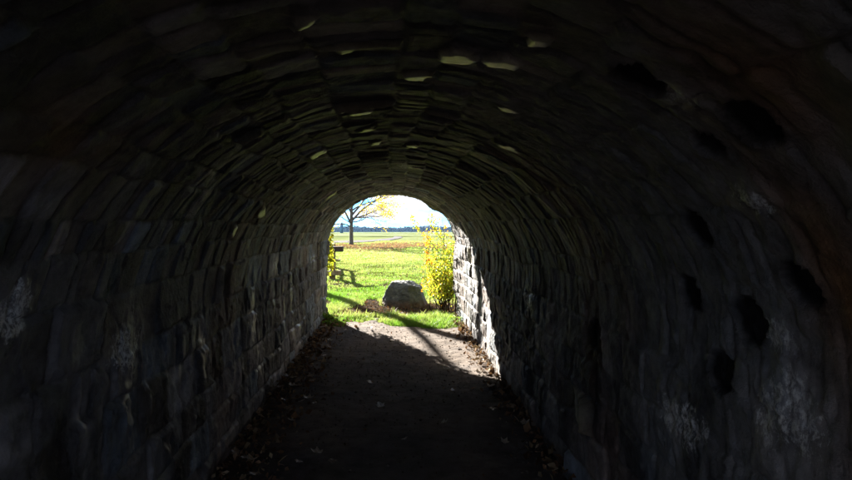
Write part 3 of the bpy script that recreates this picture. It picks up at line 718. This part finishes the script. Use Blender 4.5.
def make_tree(name, label, loc, trunk_pts, trunk_rad, limbs, maxd, seed, pal, leaf_n, leaf_s, spread, group=None, leafprob=1.0, upb=.05, fork=None):
    rng = np.random.default_rng(seed)
    t = thing(name, label, 'tree', loc, group=group)
    b = MB(); b.tube(trunk_pts, trunk_rad, 12)
    if fork: b.tube(*fork, 9)
    b.build('trunk', M_bark, t)
    segs = []; tips = []
    for (p, d, L, r) in limbs: grow(rng, p, d, L, r, 1, maxd, segs, tips, spread, upb=upb, minr=.008)
    b = MB()
    for pts, rad in segs: b.tube(pts, rad, 5 if rad[0] < .05 else 7, False)
    b.build('branches', M_bark, t)
    cent = []; cols = []
    for p, k in tips:
        if rng.random() > leafprob: continue
        f = fbm(p[0] * .7 + seed, p[2] * .7 + p[1] * .4, 97, 2)
        m = int(leaf_n * (1.2 + 1.6 * f)) if f > -.5 else 0
        if m > 0: cent.append(p + RNG.normal(0, .16, (m, 3))); cols.append(pick(pal, m))
    if cent: leaf_obj('crown', np.concatenate(cent), RNG.uniform(leaf_s * .7, leaf_s * 1.3, sum(map(len, cent))), np.concatenate(cols), M_leaf, t, up=.2)
    return t
ygold = [[.55, .46, .04], [.58, .46, .04], [.47, .46, .06], [.56, .38, .03]]
gx = -3.4; gz = float(ground(gx, 48.5))
limbs = [((0, 0, 2.0), (.75, -.1, .55), 3.2, .10), ((0, 0, 1.75), (-.65, .15, .75), 2.8, .09), ((.02, 0, 2.5), (.55, .4, .75), 3.0, .09), ((.02, 0, 2.7), (-.5, -.3, .85), 2.8, .08),
         ((.03, 0, 3.1), (.45, -.3, .9), 2.8, .08), ((.04, 0, 3.5), (-.3, .2, 1), 2.8, .08), ((.05, 0, 3.9), (.15, .05, 1), 3.0, .09), ((0, 0, 2.2), (.95, .2, .25), 2.9, .07), ((.02, 0, 2.9), (.85, 0, .45), 3.0, .07), ((0, 0, 1.5), (-.9, -.1, .55), 2.4, .06), ((0, 0, 1.9), (.6, -.6, .2), 2.2, .05), ((0, 0, 1.8), (-.5, -.5, .3), 1.8, .045), ((0, 0, 2.3), (.9, -.2, .05), 2.6, .05)]
make_tree('autumn_tree', 'autumn tree with sparse yellow leaves on the far lawn', (gx, 48.5, gz), [(0, 0, -.1), (0, 0, .25), (0, 0, 1.2), (.01, 0, 2.4), (.05, 0, 4.0)], [.27, .17, .15, .13, .08], limbs, 3, 4, ygold, 4, .12, .62, leafprob=.5, upb=.015)
# bare tree standing left of the opening; its trunk shadow crosses the path
limbs = [((0, 0, 5.6), (.4, .3, .9), 2.6, .09), ((0, 0, 6.3), (-.4, -.3, 1), 2.6, .08), ((0, 0, 7.2), (.1, 0, 1), 2.6, .08)]
make_tree('bare_tree', 'bare tree trunk left of the opening, seen by its shadow across the path', (-4.32, 20.0, 0), [(0, 0, -.1), (0, 0, .3), (0, 0, 2), (0, 0, 4.2), (0, 0, 7.3)], [.30, .19, .15, .13, .08], limbs, 2, 9, [[.3, .2, .03]], 2, .1, .5, leafprob=.5, fork=([(.02, 0, 3.9), (-.5, 0, 4.6), (-.98, 0, 5.15), (-1.5, 0.1, 5.9), (-1.8, .1, 6.9)], [.09, .062, .06, .045, .02]))

# ------------------------------------------------------------------ far wood, blue tank
n = 430; x = np.linspace(-190, 190, n) + RNG.uniform(-.8, .8, n); y = 590 + RNG.uniform(-14, 14, n)
hh = np.clip(6.4 + 2.6 * fbm(x * .05, y * 0, 55, 3) + RNG.normal(0, .7, n), 4, 10)
cent = []; cols = []; sizes = []
for i in range(n):
    m = 90
    q = RNG.normal(size=(m, 3)); q /= np.linalg.norm(q, axis=1)[:, None]; q *= (RNG.random((m, 1)) ** .33) * np.array([2.6, 2.4, hh[i] * .48])
    cent.append(q + np.array([x[i], y[i], float(ground(x[i], y[i])) + hh[i] * .38])); cols.append(pick([[.018, .028, .022], [.026, .034, .02], [.018, .022, .02]], m))
cent = np.concatenate(cent)
tl = leaf_obj('distant_wood', cent, RNG.uniform(.9, 1.7, len(cent)), np.concatenate(cols), M_wood_far, up=.1, aspect=.9)
tag(tl, 'low blue grey line of woodland along the horizon', 'woodland', kind='stuff')
tk = thing('storage_tank', 'tall blue tank in front of the distant woodland, left of the yellow tree', 'tank', (-26.0, 300, float(ground(-26, 300))))
b = MB(); b.tube([(0, 0, -.1), (0, 0, 5.0)], [.85, .85], 24); b.build('body', M_blue, tk)
b = MB(); b.tube([(0, 0, 5.003), (0, 0, 5.25), (0, 0, 5.5)], [.87, .62, .1], 24); b.build('roof', M_blue, tk)
b = MB(); b.tube([(.55, -.75, 0), (.55, -.75, 5.2)], .04, 6); b.tube([(.2, -.9, 0), (.2, -.9, 5.2)], .04, 6)
for i in range(14): b.tube([(.55, -.75, .3 + .34 * i), (.2, -.9, .3 + .34 * i)], .025, 5)
b.build('ladder', M_darkwood, tk)

# ------------------------------------------------------------------ air
hm, hn, hout = mat_base('haze')
pv = hn.nodes.new('ShaderNodeVolumePrincipled'); pv.inputs['Color'].default_value = (0.30, 0.56, 1.0, 1); pv.inputs['Density'].default_value = 0.00014
pv.inputs['Anisotropy'].default_value = 0.2
hn.links.new(pv.outputs[0], hout.inputs['Volume'])
hv = np.array([[x, y, z] for x in (-710, 710) for y in (-130, 1010) for z in (-13.5, 13)], float)
hz = link('haze', mesh_np('haze', hv, np.array([[0, 1, 3, 2], [4, 6, 7, 5], [0, 4, 5, 1], [2, 3, 7, 6], [0, 2, 6, 4], [1, 5, 7, 3]]), smooth=False), hm)
tag(hz, kind='stuff', label='thin pale haze over the park')
